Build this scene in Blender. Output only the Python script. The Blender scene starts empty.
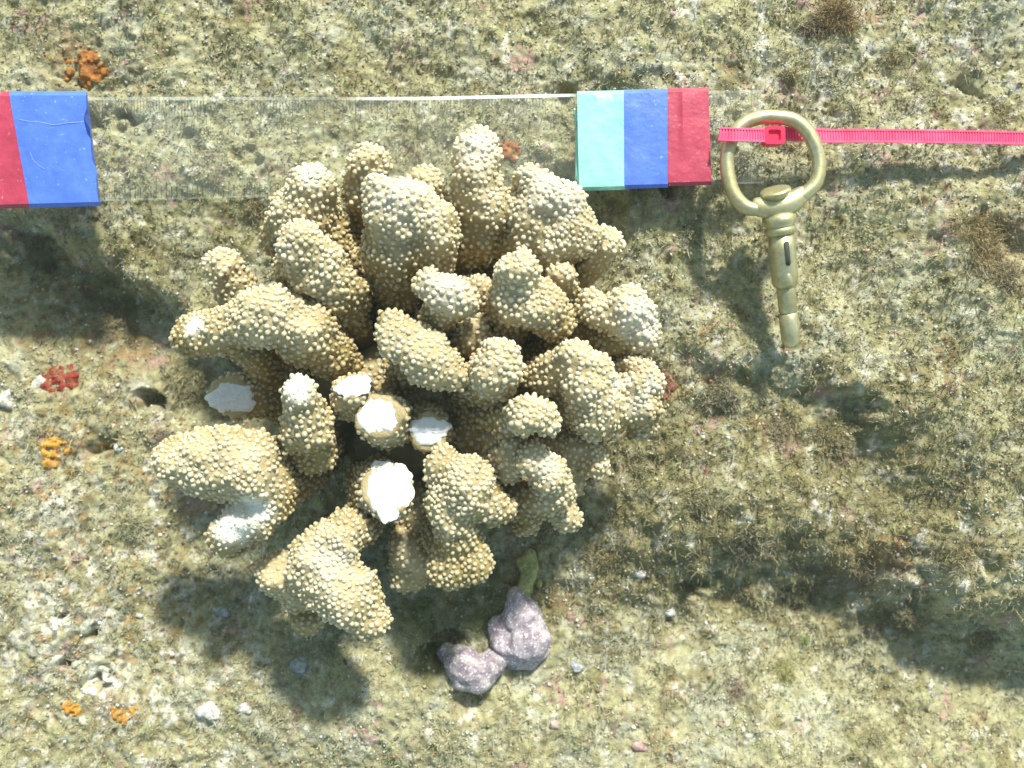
import bpy, math
import numpy as np
from mathutils import Vector

# ------------------------------------------------------------------ camera, world, sun, exposure
H = 32.0            # camera height above the reef, cm
F = 907.0          # focal length in pixels
CM = 0.01
sc = bpy.context.scene
C = sc.collection
cam_d = bpy.data.cameras.new('camera'); cam = bpy.data.objects.new('camera', cam_d); C.objects.link(cam)
cam.location = (0, 0, H * CM)
cam_d.sensor_width = 36; cam_d.lens = 36 * F / 1024
cam_d.clip_start = 0.01; cam_d.clip_end = 50
cam_d.dof.use_dof = True; cam_d.dof.focus_distance = 0.272; cam_d.dof.aperture_fstop = 11
sc.camera = cam

SUN_EL, SUN_AZ_DX, SUN_AZ_DY = 40.0, 0.34, 1.0      # sun stands north (top of picture), a little right
az = math.atan2(SUN_AZ_DX, SUN_AZ_DY)               # clockwise from +Y
w = bpy.data.worlds.new('World'); sc.world = w; w.use_nodes = True
nt = w.node_tree; nt.nodes.clear()
sky = nt.nodes.new('ShaderNodeTexSky'); sky.sky_type = 'NISHITA'; sky.sun_disc = False
sky.sun_elevation = math.radians(SUN_EL); sky.sun_rotation = az
tint = nt.nodes.new('ShaderNodeMix'); tint.data_type = 'RGBA'; tint.blend_type = 'MULTIPLY'
tint.inputs['Factor'].default_value = 1.0
tint.inputs[7].default_value = (.95, 1.0, 0.78, 1)   # shallow green water takes the blue out of the skylight
bg = nt.nodes.new('ShaderNodeBackground'); bg.inputs[1].default_value = 0.15
wo = nt.nodes.new('ShaderNodeOutputWorld')
nt.links.new(sky.outputs[0], tint.inputs[6]); nt.links.new(tint.outputs[2], bg.inputs[0]); nt.links.new(bg.outputs[0], wo.inputs[0])
sd = bpy.data.lights.new('sun', 'SUN'); sd.energy = 4.6; sd.angle = math.radians(5.0); sd.color = (1.0, 0.985, 0.90)
sun = bpy.data.objects.new('sun', sd); C.objects.link(sun)
ce = math.cos(math.radians(SUN_EL))
sdir = Vector((ce * math.sin(az), ce * math.cos(az), math.sin(math.radians(SUN_EL))))
sun.rotation_euler = sdir.to_track_quat('Z', 'Y').to_euler(); sun.location = sdir * 2
vs = sc.view_settings; vs.view_transform = 'Standard'; vs.look = 'None'; vs.gamma = 1; vs.exposure = 0.50
sc.cycles.max_bounces = 6; sc.cycles.transparent_max_bounces = 12

# ------------------------------------------------------------------ helpers
rng = np.random.default_rng(7)
def at(px, py, z):
    k = (H - z) / F
    return ((px - 512) * k, (384 - py) * k, z)
def rpx(r, z): return r * (H - z) / F

_perm = np.random.default_rng(3).permutation(256); _perm = np.concatenate([_perm, _perm, _perm])
_g3 = np.random.default_rng(4).normal(size=(256, 3)); _g3 /= np.linalg.norm(_g3, axis=1)[:, None]
def noise3(x, y, z):
    x, y, z = np.broadcast_arrays(np.asarray(x, float), np.asarray(y, float), np.asarray(z, float))
    xi = np.floor(x).astype(int); yi = np.floor(y).astype(int); zi = np.floor(z).astype(int)
    xf = x - xi; yf = y - yi; zf = z - zi
    xi &= 255; yi &= 255; zi &= 255
    u = xf*xf*xf*(xf*(xf*6-15)+10); v = yf*yf*yf*(yf*(yf*6-15)+10); t = zf*zf*zf*(zf*(zf*6-15)+10)
    def gr(i, j, k):
        h = _perm[_perm[_perm[xi+i]+yi+j]+zi+k]
        g = _g3[h]
        return g[..., 0]*(xf-i) + g[..., 1]*(yf-j) + g[..., 2]*(zf-k)
    def L(a, b, s): return a + (b-a)*s
    return 1.6*L(L(L(gr(0,0,0), gr(1,0,0), u), L(gr(0,1,0), gr(1,1,0), u), v),
             L(L(gr(0,0,1), gr(1,0,1), u), L(gr(0,1,1), gr(1,1,1), u), v), t)
def n2(x, y, wl, seed=0): return noise3(x/wl + seed*17.3, y/wl - seed*9.1, seed*3.7 + .5)
def sm(t): t = np.clip(t, 0, 1); return t*t*(3-2*t)

def new_mesh(name, V, faces=None, tris=None, smooth=True, mat=None, parent=None, attrs=None, colors=None):
    """V in cm (world), converted to metres; origin kept where the parent stands"""
    V = np.asarray(V, float) * CM
    me = bpy.data.meshes.new(name)
    if tris is not None:
        tris = np.asarray(tris, dtype=np.int32); k = tris.shape[1]
        me.vertices.add(len(V)); me.vertices.foreach_set('co', V.astype(np.float32).ravel())
        me.loops.add(tris.size); me.loops.foreach_set('vertex_index', tris.ravel())
        me.polygons.add(len(tris)); me.polygons.foreach_set('loop_start', np.arange(0, tris.size, k, dtype=np.int32))
        me.update(calc_edges=True)
    else:
        me.from_pydata([tuple(p) for p in V], [], faces); me.update()
    me.validate()
    me.polygons.foreach_set('use_smooth', np.full(len(me.polygons), smooth, dtype=bool))
    for n, a in (attrs or {}).items():
        at_ = me.attributes.new(n, 'FLOAT', 'POINT'); at_.data.foreach_set('value', np.asarray(a, np.float32))
    for n, a in (colors or {}).items():
        at_ = me.color_attributes.new(n, 'FLOAT_COLOR', 'POINT')
        c4 = np.ones((len(V), 4), np.float32); c4[:, :3] = a; at_.data.foreach_set('color', c4.ravel())
    ob = bpy.data.objects.new(name, me); C.objects.link(ob)
    if mat: me.materials.append(mat)
    if parent:
        ob.parent = parent
        p = parent; M = Vector((0, 0, 0))
        while p: M += p.location; p = p.parent
        off = -np.array(M); me.transform(__import__('mathutils').Matrix.Translation(Vector(off)))
    return ob
def tag(o, label=None, cat=None, group=None, kind=None):
    if label: o['label'] = label
    if cat: o['category'] = cat
    if group: o['group'] = group
    if kind: o['kind'] = kind
    return o
def empty(name, loc_cm, label, cat, group=None):
    o = bpy.data.objects.new(name, None); C.objects.link(o)
    o.location = Vector(loc_cm) * CM; o.empty_display_size = .01
    return tag(o, label, cat, group)
def rebase(o, loc_cm):
    """put a single-mesh thing's origin at its base"""
    from mathutils import Matrix
    v = Vector(loc_cm) * CM
    o.data.transform(Matrix.Translation(-v)); o.location = v
    return o

# ------------------------------------------------------------------ materials
def mat(name, color=(.5,.5,.5), rough=.6, metallic=0., spec=.5):
    m = bpy.data.materials.new(name); m.use_nodes = True
    b = m.node_tree.nodes['Principled BSDF']
    b.inputs['Base Color'].default_value = (*color, 1); b.inputs['Roughness'].default_value = rough
    b.inputs['Metallic'].default_value = metallic; b.inputs['Specular IOR Level'].default_value = spec
    return m, m.node_tree, b
def noise_node(t, scale, detail=4, rough=.6, coord='Object'):
    tc = t.nodes.new('ShaderNodeTexCoord'); n = t.nodes.new('ShaderNodeTexNoise')
    n.inputs['Scale'].default_value = scale; n.inputs['Detail'].default_value = detail; n.inputs['Roughness'].default_value = rough
    t.links.new(tc.outputs[coord], n.inputs['Vector']); return n
def ramp(t, src, stops):
    r = t.nodes.new('ShaderNodeValToRGB'); e = r.color_ramp.elements
    e[0].position, e[0].color = stops[0][0], (*stops[0][1], 1)
    e[1].position, e[1].color = stops[-1][0], (*stops[-1][1], 1)
    for p, c in stops[1:-1]:
        x = e.new(p); x.color = (*c, 1)
    t.links.new(src, r.inputs[0]); return r
def mixc(t, fac, a, b, blend='MIX'):
    m = t.nodes.new('ShaderNodeMix'); m.data_type = 'RGBA'; m.blend_type = blend
    for s, v in ((0, fac), (6, a), (7, b)):
        if hasattr(v, 'is_linked'): t.links.new(v, m.inputs[s])
        else: m.inputs[s].default_value = v if s == 0 else (*v, 1)
    return m.outputs[2]
def bump(t, b, h, strength=.3, dist=.0005):
    n = t.nodes.new('ShaderNodeBump'); n.inputs['Strength'].default_value = strength; n.inputs['Distance'].default_value = dist
    t.links.new(h, n.inputs['Height']); t.links.new(n.outputs[0], b.inputs['Normal'])

def mat_rock():
    m, t, b = mat('reef_rock', rough=.9, spec=.15)
    a = t.nodes.new('ShaderNodeVertexColor'); a.layer_name = 'col'
    n = noise_node(t, 1400, 5, .7)
    r = ramp(t, n.outputs[0], [(.30, (.72,.7,.64)), (.5, (1,1,1)), (.68, (1.25,1.25,1.22))])
    c = mixc(t, 1.0, a.outputs[0], r.outputs[0], 'MULTIPLY')
    t.links.new(c, b.inputs['Base Color'])
    bump(t, b, n.outputs[0], .8, .0008)
    return m
def mat_vcol(name, rough=.85, ns=1500, spec=.2, lo=.7, hi=1.25):
    m, t, b = mat(name, rough=rough, spec=spec)
    a = t.nodes.new('ShaderNodeVertexColor'); a.layer_name = 'col'
    n = noise_node(t, ns, 3, .6)
    r = ramp(t, n.outputs[0], [(.3, (lo,)*3), (.7, (hi,)*3)])
    t.links.new(mixc(t, 1.0, a.outputs[0], r.outputs[0], 'MULTIPLY'), b.inputs['Base Color'])
    return m
def mat_coral():
    m, t, b = mat('coral_tissue', rough=.62, spec=.3)
    at_ = t.nodes.new('ShaderNodeAttribute'); at_.attribute_name = 'tip'
    bl = t.nodes.new('ShaderNodeAttribute'); bl.attribute_name = 'bleach'
    tc = t.nodes.new('ShaderNodeTexCoord')
    v = t.nodes.new('ShaderNodeTexVoronoi'); v.inputs['Scale'].default_value = 1250
    t.links.new(tc.outputs['Object'], v.inputs['Vector'])
    n = noise_node(t, 90, 3, .6)
    base = ramp(t, n.outputs[0], [(.3, (.215,.155,.05)), (.7, (.32,.24,.085))])
    poly = ramp(t, v.outputs['Distance'], [(.12, (.5,.45,.34)), (.42, (1.15,1.12,1.0))])
    tissue = mixc(t, 1.0, base.outputs[0], poly.outputs[0], 'MULTIPLY')
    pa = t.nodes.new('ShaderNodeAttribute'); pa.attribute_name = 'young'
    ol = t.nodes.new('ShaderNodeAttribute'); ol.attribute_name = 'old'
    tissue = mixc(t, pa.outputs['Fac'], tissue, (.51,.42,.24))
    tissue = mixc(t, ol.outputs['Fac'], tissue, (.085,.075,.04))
    tr = ramp(t, at_.outputs['Fac'], [(.05, (0,0,0)), (.95, (.9,.9,.9))])
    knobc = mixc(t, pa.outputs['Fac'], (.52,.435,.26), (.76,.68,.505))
    c = mixc(t, tr.outputs[0], tissue, knobc)
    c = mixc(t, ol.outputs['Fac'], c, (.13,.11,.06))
    c = mixc(t, bl.outputs['Fac'], c, (.84,.80,.70))
    t.links.new(c, b.inputs['Base Color'])
    bump(t, b, v.outputs['Distance'], .5, .0003)
    b.inputs['Subsurface Weight'].default_value = 0.25; b.inputs['Subsurface Scale'].default_value = .0012; b.inputs['Subsurface Radius'].default_value = (1, .75, .45)
    return m
def mat_break():
    m, t, b = mat('bare_skeleton', rough=.75, spec=.2)
    n = noise_node(t, 900, 4, .7)
    r = ramp(t, n.outputs[0], [(.3, (.70,.72,.72)), (.65, (.82,.82,.81))])
    t.links.new(r.outputs[0], b.inputs['Base Color'])
    bump(t, b, n.outputs[0], .35, .0006)
    return m
def mat_tape(name, col, edge=None):
    m, t, b = mat(name, col, .42, spec=.45)
    n = noise_node(t, 160, 5, .65)
    r = ramp(t, n.outputs[0], [(.3, tuple(x*.8 for x in col)), (.7, tuple(min(1, x*1.1+.01) for x in col))])
    n3 = noise_node(t, 900, 2, .5)
    sp = ramp(t, n3.outputs[0], [(.68, (0,0,0)), (.76, (.4,.4,.4))])
    t.links.new(mixc(t, sp.outputs[0], r.outputs[0], (.7,.75,.8)), b.inputs['Base Color'])
    nn = noise_node(t, 75, 4, .55); bump(t, b, nn.outputs[0], .6, .0016)
    return m
M_ROCK = mat_rock(); M_CORAL = mat_coral(); M_BREAK = mat_break()
M_TURF = mat_vcol('algal_turf', .9, 1500, .1); M_GRAIN = mat_vcol('sand_grains', .8, 2500, .3)
M_CRUST = mat_vcol('encrusting_growth', .8, 1600, .25, .6, 1.35)
M_MINT = mat_tape('mint_tape', (.30,.68,.59)); M_BLUE = mat_tape('blue_tape', (.085,.19,.80)); M_RED = mat_tape('crimson_tape', (.48,.045,.09))

# ------------------------------------------------------------------ reef surface
HOLES = [(92,634,7,.8),(61,615,7,.7),(66,661,6,.7),(98,683,7,.7),(141,403,12,1.1),(102,446,11,.7),
         (812,28,12,.8),(655,196,13,.7),(948,100,9,.4),(700,585,16,.8),(100,125,15,.7),(137,125,11,.6),(562,108,13,.6),(200,150,10,.4),(255,165,14,.4),
         (445,640,20,.8),(432,655,14,.9),(470,695,20,.5),(850,405,20,.45),(742,385,16,.5)]
def uv_of(x, y): return 512 + x*F/H, 384 - y*F/H
def base_height(x, y):
    u, v = uv_of(x, y)
    uc = np.clip(u, -200, 1224)
    z = 1.0 + .75*sm((u-560)/130)
    wob = 13*n2(x, y, 4.0, 1) + 11*n2(x, y, 1.1, 2)
    # upper ledge on the left, running down behind the coral
    vc = np.interp(uc, [-200,0,40,90,140,200,260,330,420,520,620], [190,205,215,235,275,312,330,320,310,310,330]) + wob
    am = np.interp(uc, [-200,0,150,300,480,620,700], [.9,1.3,1.9,1.9,1.4,.6,0])
    t = (v - vc)
    z -= am*sm(t/42)*(1 - .45*sm((t-60)/220))
    # right shoulder
    vc = np.interp(uc, [480,600,700,780,860,940,1024,1224], [500,525,530,520,545,580,600,640]) + wob*1.2
    am = np.interp(uc, [470,560,690,1024], [0,.7,2.7,2.9])
    t = v - vc
    z -= am*sm((t+40)/140)*(1 - .5*sm((t-80)/190))
    vc = np.interp(uc, [640,700,800,900,1000], [345,350,372,420,480]) + wob*1.6
    am = np.interp(uc, [630,700,860,960], [0,.95,.9,0])
    t = v - vc
    z -= am*sm((t+15)/65)*(1 - .8*sm((t-45)/150))
    # rust tuft ledge at the right edge
    t = v - (np.interp(uc, [900,960,1024], [180,205,245]) + wob)
    z -= np.interp(uc, [930,970,1060], [0,.45,.5])*sm(t/25)*(1 - sm((t-30)/70))
    z += .8*sm(1.25-np.hypot((u-330)/260, (v-720)/110)) - .9*sm(1.3-np.hypot((u-215)/70, (v-560)/95))
    # coral foot mound
    d2 = ((u-405)**2 + (v-405)**2)/110.**2
    z += .8*np.exp(-d2)
    return z
def height(x, y, fine=True):
    u, v = uv_of(x, y)
    z = base_height(x, y)
    z += .55*n2(x, y, 8, 3) + .34*n2(x, y, 3.4, 4) + .22*n2(x, y, 1.5, 5)
    r1 = n2(x, y, .8, 6)
    z += .16*(np.abs(r1) - .2) + .10*n2(x, y, .45, 7)
    wu = 9*n2(x, y, .55, 42); wv = 9*n2(x, y, .5, 43)
    for (hu, hv, hr, hd) in HOLES:
        d2 = ((u-hu+wu)**2 + ((v-hv+wv)*1.5)**2)/hr**2
        mk = d2 < 8
        if np.ndim(z): z[mk] -= (hd*np.exp(-d2[mk]**1.5*.8))
    rough = sm(1.3-np.hypot((u-60)/170, (v-265)/75)) + sm(1.25-np.hypot((u-900)/270, (v-590)/75)) + .7*sm(1.2-np.hypot((u-800)/150, (v-410)/70)) + .6*sm(1.2-np.hypot((u-230)/120, (v-600)/110))
    z += rough*(.38*n2(x, y, 1.3, 44) + .20*n2(x, y, .6, 45) + .12*n2(x, y, .3, 46))
    if fine:
        z += .068*n2(x, y, .24, 8) + .045*n2(x, y, .13, 9) + .02*rng.random(np.shape(x))
    return z
def spots(u, v, lst):
    m = 0*u
    for (a, b, r) in lst:
        d = ((u-a)**2 + (v-b)**2)/r**2
        m = np.maximum(m, np.exp(-d*1.2))
    return m
def reef_color(x, y):
    u, v = uv_of(x, y)
    n = x.size if hasattr(x, 'size') else 1
    def mixin(c, col, f): return c*(1-f[:, None]) + np.array(col)*f[:, None]
    a = .5 + .5*n2(x, y, 2.2, 11) + .35*n2(x, y, .6, 12)
    c = np.array((.445,.415,.245))[None]*np.ones((len(x), 1))
    c = mixin(c, (.46,.455,.33), sm((a-.35)/.5))
    # browner, greener growth in the middle right and along ledges
    reg = 1.15*sm(1.35 - np.hypot((u-790)/250, (v-490)/150)) + .8*sm(1.2 - np.hypot((u-150)/190, (v-300)/80)) + .5*sm(1.2-np.hypot((u-600)/120, (v-600)/120))
    b = n2(x, y, 1.1, 13)*.6 + n2(x, y, .35, 14)*.6
    c = mixin(c, (.205,.17,.07), np.clip(sm((b+.12+.6*reg-.25)/.5), 0, 1)*.8)
    b = n2(x, y, .8, 15)*.7 + n2(x, y, .25, 16)*.5
    c = mixin(c, (.34,.335,.155), sm((b-.08)/.35)*.6)
    b = n2(x, y, .5, 17)*.6 + n2(x, y, .18, 18)*.5
    c = mixin(c, (.20,.16,.08), sm((b-.3)/.3)*.6)
    b = n2(x, y, .62, 28)*.8 + n2(x, y, .2, 29)*.4
    c = mixin(c, (.30,.265,.14), sm((b-.05)/.3)*.6)
    # pale crust lower left, pale upper right
    pl = sm(1.25 - np.hypot((u-60)/260, (v-620)/210)) + .55*sm(1.3-np.hypot((u-930)/330, (v-60)/130)) + .2*sm(1.2-np.hypot((u-900)/260,(v-720)/90))
    b = n2(x, y, .7, 19)*.7 + n2(x, y, .22, 20)*.5
    c = mixin(c, (.66,.63,.53), np.clip(sm((b+.28*pl-.30)/.32), 0, 1)*.85)
    # pink coralline, rust and orange
    b = n2(x, y, 1.3, 21)*.8 + n2(x, y, .3, 22)*.5
    c = mixin(c, (.45,.27,.25), sm((b-.42)/.2)*.7)
    b = n2(x, y, 1.6, 23)*.8 + n2(x, y, .26, 24)*.55
    c = mixin(c, (.32,.17,.08), sm((b-.5)/.4)*.6)
    rust = spots(u, v, [(80,62,28),(70,450,22),(62,385,20),(30,330,22),(60,270,40),(120,350,30),(845,25,22),(508,150,10),(985,245,26),(700,335,12),(640,330,8),(660,390,18),(880,560,30),(520,590,18),(560,600,18),(110,700,16),(660,740,14)])
    c = mixin(c, (.31,.16,.075), np.clip(rust*(.35+1.2*(n2(x, y, .35, 25)+.1)), 0, .6))
    gr = spots(u, v, [(450,620,36),(480,600,30),(430,655,22),(540,600,16)])
    c = mixin(c, (.13,.13,.05), np.clip(gr*(.8+.8*n2(x, y, .4, 47)), 0, .85))
    wh = spots(u, v, [(50,590,16),(100,625,14),(60,625,16),(95,650,12),(65,668,14),(210,712,16),(8,400,12),(20,430,10),(60,510,20),(215,135,0.1),(88,142,9),(245,600,7),(305,665,9),(118,682,22)])
    c = mixin(c, (.74,.72,.62), np.clip(wh*(.7+1.0*n2(x, y, .3, 26)), 0, .85))
    b = n2(x, y, .33, 36); reg2 = sm(1.3 - np.hypot((u-90)/250, (v-560)/260))
    c = mixin(c, (.36,.22,.08), sm((b-.3)/.2)*.7*reg2)
    c = mixin(c, (.13,.12,.08), sm((n2(x, y, .28, 37)-.3)/.2)*.8*(.1+.9*reg2))
    c *= (1 + .20*n2(x, y, .16, 27) + .18*(rng.random(len(x))-.5))[:, None]
    return np.clip(c, .02, .9)

def axis(lo, hi, step, far, grow=1.13):
    core = np.arange(lo, hi, step)
    out, s, p = [], step, core[-1]
    while p < far: s *= grow; p += s; out.append(p)
    inn, s, p = [], step, core[0]
    while p > -far: s *= grow; p -= s; inn.append(p)
    return np.concatenate([inn[::-1], core, out])
xs = axis(-19.4, 19.4, .054, 400); ys = axis(-14.8, 14.8, .054, 400)
X, Y = np.meshgrid(xs, ys); xf, yf = X.ravel(), Y.ravel()
zf = height(xf, yf)
far = np.maximum(np.abs(xf)/19.4, np.abs(yf)/14.8) > 1.4
zf[far] += 3*n2(xf[far], yf[far], 35, 40) + 1.0*n2(xf[far], yf[far], 9, 41)
ny, nx = X.shape
ii = np.arange(ny*nx).reshape(ny, nx)
quads = np.stack([ii[:-1, :-1], ii[:-1, 1:], ii[1:, 1:], ii[1:, :-1]], -1).reshape(-1, 4)
jx = .012*(rng.random(len(xf))-.5); jy = .012*(rng.random(len(xf))-.5)
rock = new_mesh('reef_rock', np.stack([xf+jx, yf+jy, zf], 1), tris=quads, mat=M_ROCK, colors={'col': reef_color(xf, yf)})
tag(rock, kind='structure')
def surf_z(x, y):
    x = np.atleast_1d(np.asarray(x, float)); y = np.atleast_1d(np.asarray(y, float))
    i = np.clip(np.searchsorted(xs, x)-1, 0, nx-2); j = np.clip(np.searchsorted(ys, y)-1, 0, ny-2)
    Z = zf.reshape(ny, nx)
    fx = (x-xs[i])/(xs[i+1]-xs[i]); fy = (y-ys[j])/(ys[j+1]-ys[j])
    return Z[j,i]*(1-fx)*(1-fy)+Z[j,i+1]*fx*(1-fy)+Z[j+1,i]*(1-fx)*fy+Z[j+1,i+1]*fx*fy
def on_rock(px, py):
    z = 1.0
    for _ in range(6):
        x, y, _z = at(px, py, z); z = float(surf_z(x, y)[0])
    return np.array((x, y, z))

# loose grains lying on the rock
def scatter_lumps(n, xy, size, cols, zoff=.3):
    octv = np.array([(1,0,0),(-1,0,0),(0,1,0),(0,-1,0),(0,0,1),(0,0,-1)], float)
    octf = np.array([(0,2,4),(2,1,4),(1,3,4),(3,0,4),(2,0,5),(1,2,5),(3,1,5),(0,3,5)])
    x, y = xy[:, 0], xy[:, 1]; z = surf_z(x, y)
    sc3 = size[:, None]*(.6+.8*rng.random((n, 3)))
    q = rng.normal(size=(n, 4)); q /= np.linalg.norm(q, axis=1)[:, None]
    w_, a, b, c = q.T
    R = np.stack([1-2*(b*b+c*c), 2*(a*b-c*w_), 2*(a*c+b*w_), 2*(a*b+c*w_), 1-2*(a*a+c*c), 2*(b*c-a*w_), 2*(a*c-b*w_), 2*(b*c+a*w_), 1-2*(a*a+b*b)], 1).reshape(n, 3, 3)
    v = octv[None]*sc3[:, None, :]*(.8+.4*rng.random((n, 6, 1)))
    v = np.einsum('nij,nkj->nki', R, v) + np.stack([x, y, z + size*zoff], 1)[:, None]
    f = octf[None] + (np.arange(n)*6)[:, None, None]
    return v.reshape(-1, 3), f.reshape(-1, 3), np.repeat(cols, 6, axis=0)
def rand_xy(n): return np.stack([rng.uniform(-19, 19, n), rng.uniform(-14.4, 14.4, n)], 1)
N = 46000
P = rand_xy(N); cl = n2(P[:,0], P[:,1], 1.5, 31) + .5*n2(P[:,0], P[:,1], .5, 32)
P = P[cl > rng.uniform(-.9, .5, N)]; N = len(P)
pal = np.array([(.62,.60,.50),(.78,.77,.72),(.42,.37,.22),(.30,.31,.16),(.22,.14,.08),(.50,.34,.30),(.40,.42,.36),(.36,.15,.06)])
ci = rng.choice(8, N, p=[.22,.03,.31,.17,.12,.03,.11,.01])
col = pal[ci]*(.75+.5*rng.random((N, 1)))
sz = .028 + .038*rng.random(N)**2.2 + (rng.random(N) < .01)*.05
v, f, c = scatter_lumps(N, P, sz, col)
tag(new_mesh('sand_grains', v, tris=f, mat=M_GRAIN, smooth=True, colors={'col': c}), kind='stuff', cat='sand',
    label='loose pale and dark sand grains strewn over the whole reef rock')

# algal turf: short curled filaments
def filaments(P0, D, length, width, cols, nseg=3, curl=.6):
    n = len(P0)
    side = np.cross(D, rng.normal(size=(n, 3))); side /= np.linalg.norm(side, axis=1)[:, None]+1e-9
    pts = []; p = P0.copy(); d = D.copy()
    for s in range(nseg+1):
        wd = width*(1 - .7*s/nseg)
        pts.append(p - side*wd[:, None]); pts.append(p + side*wd[:, None])
        d = d + curl*rng.normal(size=(n, 3))*.5; d /= np.linalg.norm(d, axis=1)[:, None]
        p = p + d*(length/nseg)[:, None]
    V = np.stack(pts, 1); k = 2*(nseg+1)
    fs = []
    for s in range(nseg): fs.append((2*s, 2*s+1, 2*s+3, 2*s+2))
    Fq = np.array(fs)[None] + (np.arange(n)*k)[:, None, None]
    return V.reshape(-1, 3), Fq.reshape(-1, 4), np.repeat(cols, k, axis=0)
N = 150000
P = rand_xy(N); cl = n2(P[:,0], P[:,1], 1.2, 33) + .6*n2(P[:,0], P[:,1], .45, 34)
u_, v_ = uv_of(P[:,0], P[:,1])
rg_ = sm(1.35-np.hypot((u_-830)/260, (v_-520)/150)) + sm(1.3-np.hypot((u_-80)/180, (v_-270)/75)) + sm(1.2-np.hypot((u_-270)/150, (v_-610)/110))
P = P[cl + .35*n2(P[:,0], P[:,1], .22, 35) + .1*(u_ > 560) + .55*rg_ > rng.uniform(-.55, .75, N)]; N = len(P)
z = surf_z(P[:,0], P[:,1])
D = np.stack([rng.normal(size=N)*.8, rng.normal(size=N)*.8, .6+.5*rng.random(N)], 1); D /= np.linalg.norm(D, axis=1)[:, None]
bc = reef_color(P[:,0], P[:,1])
pal = np.array([(.42,.38,.20),(.33,.29,.13),(.46,.46,.34),(.26,.20,.09),(.34,.36,.16)])
u_, v_ = uv_of(P[:,0], P[:,1])
rg_ = np.clip(sm(1.35-np.hypot((u_-830)/260, (v_-520)/150)) + sm(1.3-np.hypot((u_-80)/180, (v_-270)/75)), 0, 1)[:, None]
pk_ = pal[rng.choice(5, N, p=[.3,.22,.23,.12,.13])]*(1-.55*rg_) + .55*rg_*np.array((.20,.15,.07))
col = .45*bc + .55*pk_*(.75+.5*rng.random((N, 1)))
v, f, c = filaments(np.stack([P[:,0], P[:,1], z-.02], 1), D, .14+.26*rng.random(N), .012+.012*rng.random(N), col)
tag(new_mesh('algal_turf', v, tris=f, mat=M_TURF, colors={'col': c}), kind='stuff', cat='algae',
    label='short fuzzy olive and tan algal turf carpeting the reef rock')

# ------------------------------------------------------------------ implicit surfaces -> mesh
def surface_nets(fn, lo, hi, h):
    lo = np.array(lo); n = np.ceil((np.array(hi)-lo)/h).astype(int)+1
    g = [lo[i]+h*np.arange(n[i]) for i in range(3)]
    G = np.meshgrid(*g, indexing='ij')
    S = fn(G[0], G[1], G[2])
    ins = S < 0
    cs = [(i, j, k) for i in (0,1) for j in (0,1) for k in (0,1)]
    m = [k-1 for k in n]
    sl = lambda A, c: A[c[0]:c[0]+m[0], c[1]:c[1]+m[1], c[2]:c[2]+m[2]]
    cnt = sum(sl(ins, c).astype(int) for c in cs)
    act = (cnt > 0) & (cnt < 8)
    idx = -np.ones(act.shape, int); idx[act] = np.arange(act.sum())
    I = np.argwhere(act)
    acc = np.zeros((len(I), 3)); num = np.zeros(len(I))
    for a in cs:
        for ax in range(3):
            if a[ax]: continue
            b = list(a); b[ax] = 1
            sa = S[I[:,0]+a[0], I[:,1]+a[1], I[:,2]+a[2]]; sb = S[I[:,0]+b[0], I[:,1]+b[1], I[:,2]+b[2]]
            cr = (sa < 0) != (sb < 0)
            t = np.where(cr, sa/np.where(cr, sa-sb, 1), 0)
            p = np.array(a, float)[None]*np.ones((len(I), 1)); p[:, ax] = t
            acc[cr] += p[cr]; num[cr] += 1
    V = lo + h*(I + acc/num[:, None])
    quads = []
    for ax in range(3):
        o1, o2 = [(1,2),(2,0),(0,1)][ax]
        A = np.take(ins, range(n[ax]-1), ax); B = np.take(ins, range(1, n[ax]), ax)
        E = np.argwhere(A != B); 
        E = E[(E[:,o1] > 0) & (E[:,o2] > 0) & (E[:,o1] < m[o1]) & (E[:,o2] < m[o2])]
        d1 = np.zeros(3, int); d1[o1] = 1; d2 = np.zeros(3, int); d2[o2] = 1
        q = np.stack([idx[tuple((E-k).T)] for k in (d1+d2, d2, 0*d1, d1)], 1)
        fl = ~ins[tuple(E.T)]
        q[fl] = q[fl][:, ::-1]
        quads.append(q)
    return V, np.concatenate(quads), None
def grad(fn, V, e=.03):
    g = np.stack([fn(V[:,0]+e*(i==0), V[:,1]+e*(i==1), V[:,2]+e*(i==2)) - fn(V[:,0]-e*(i==0), V[:,1]-e*(i==1), V[:,2]-e*(i==2)) for i in range(3)], 1)
    return g/(np.linalg.norm(g, axis=1)[:, None]+1e-9)
def smin(a, b, k):
    h = np.clip(.5+.5*(b-a)/k, 0, 1); return b+(a-b)*h - k*h*(1-h)
def capsule(x, y, z, a, b, ra, rb):
    ba = b-a; L2 = float(ba@ba)+1e-9
    px, py, pz = x-a[0], y-a[1], z-a[2]
    t = np.clip((px*ba[0]+py*ba[1]+pz*ba[2])/L2, 0, 1)
    return np.sqrt((px-ba[0]*t)**2+(py-ba[1]*t)**2+(pz-ba[2]*t)**2) - (ra+(rb-ra)*t)
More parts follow.
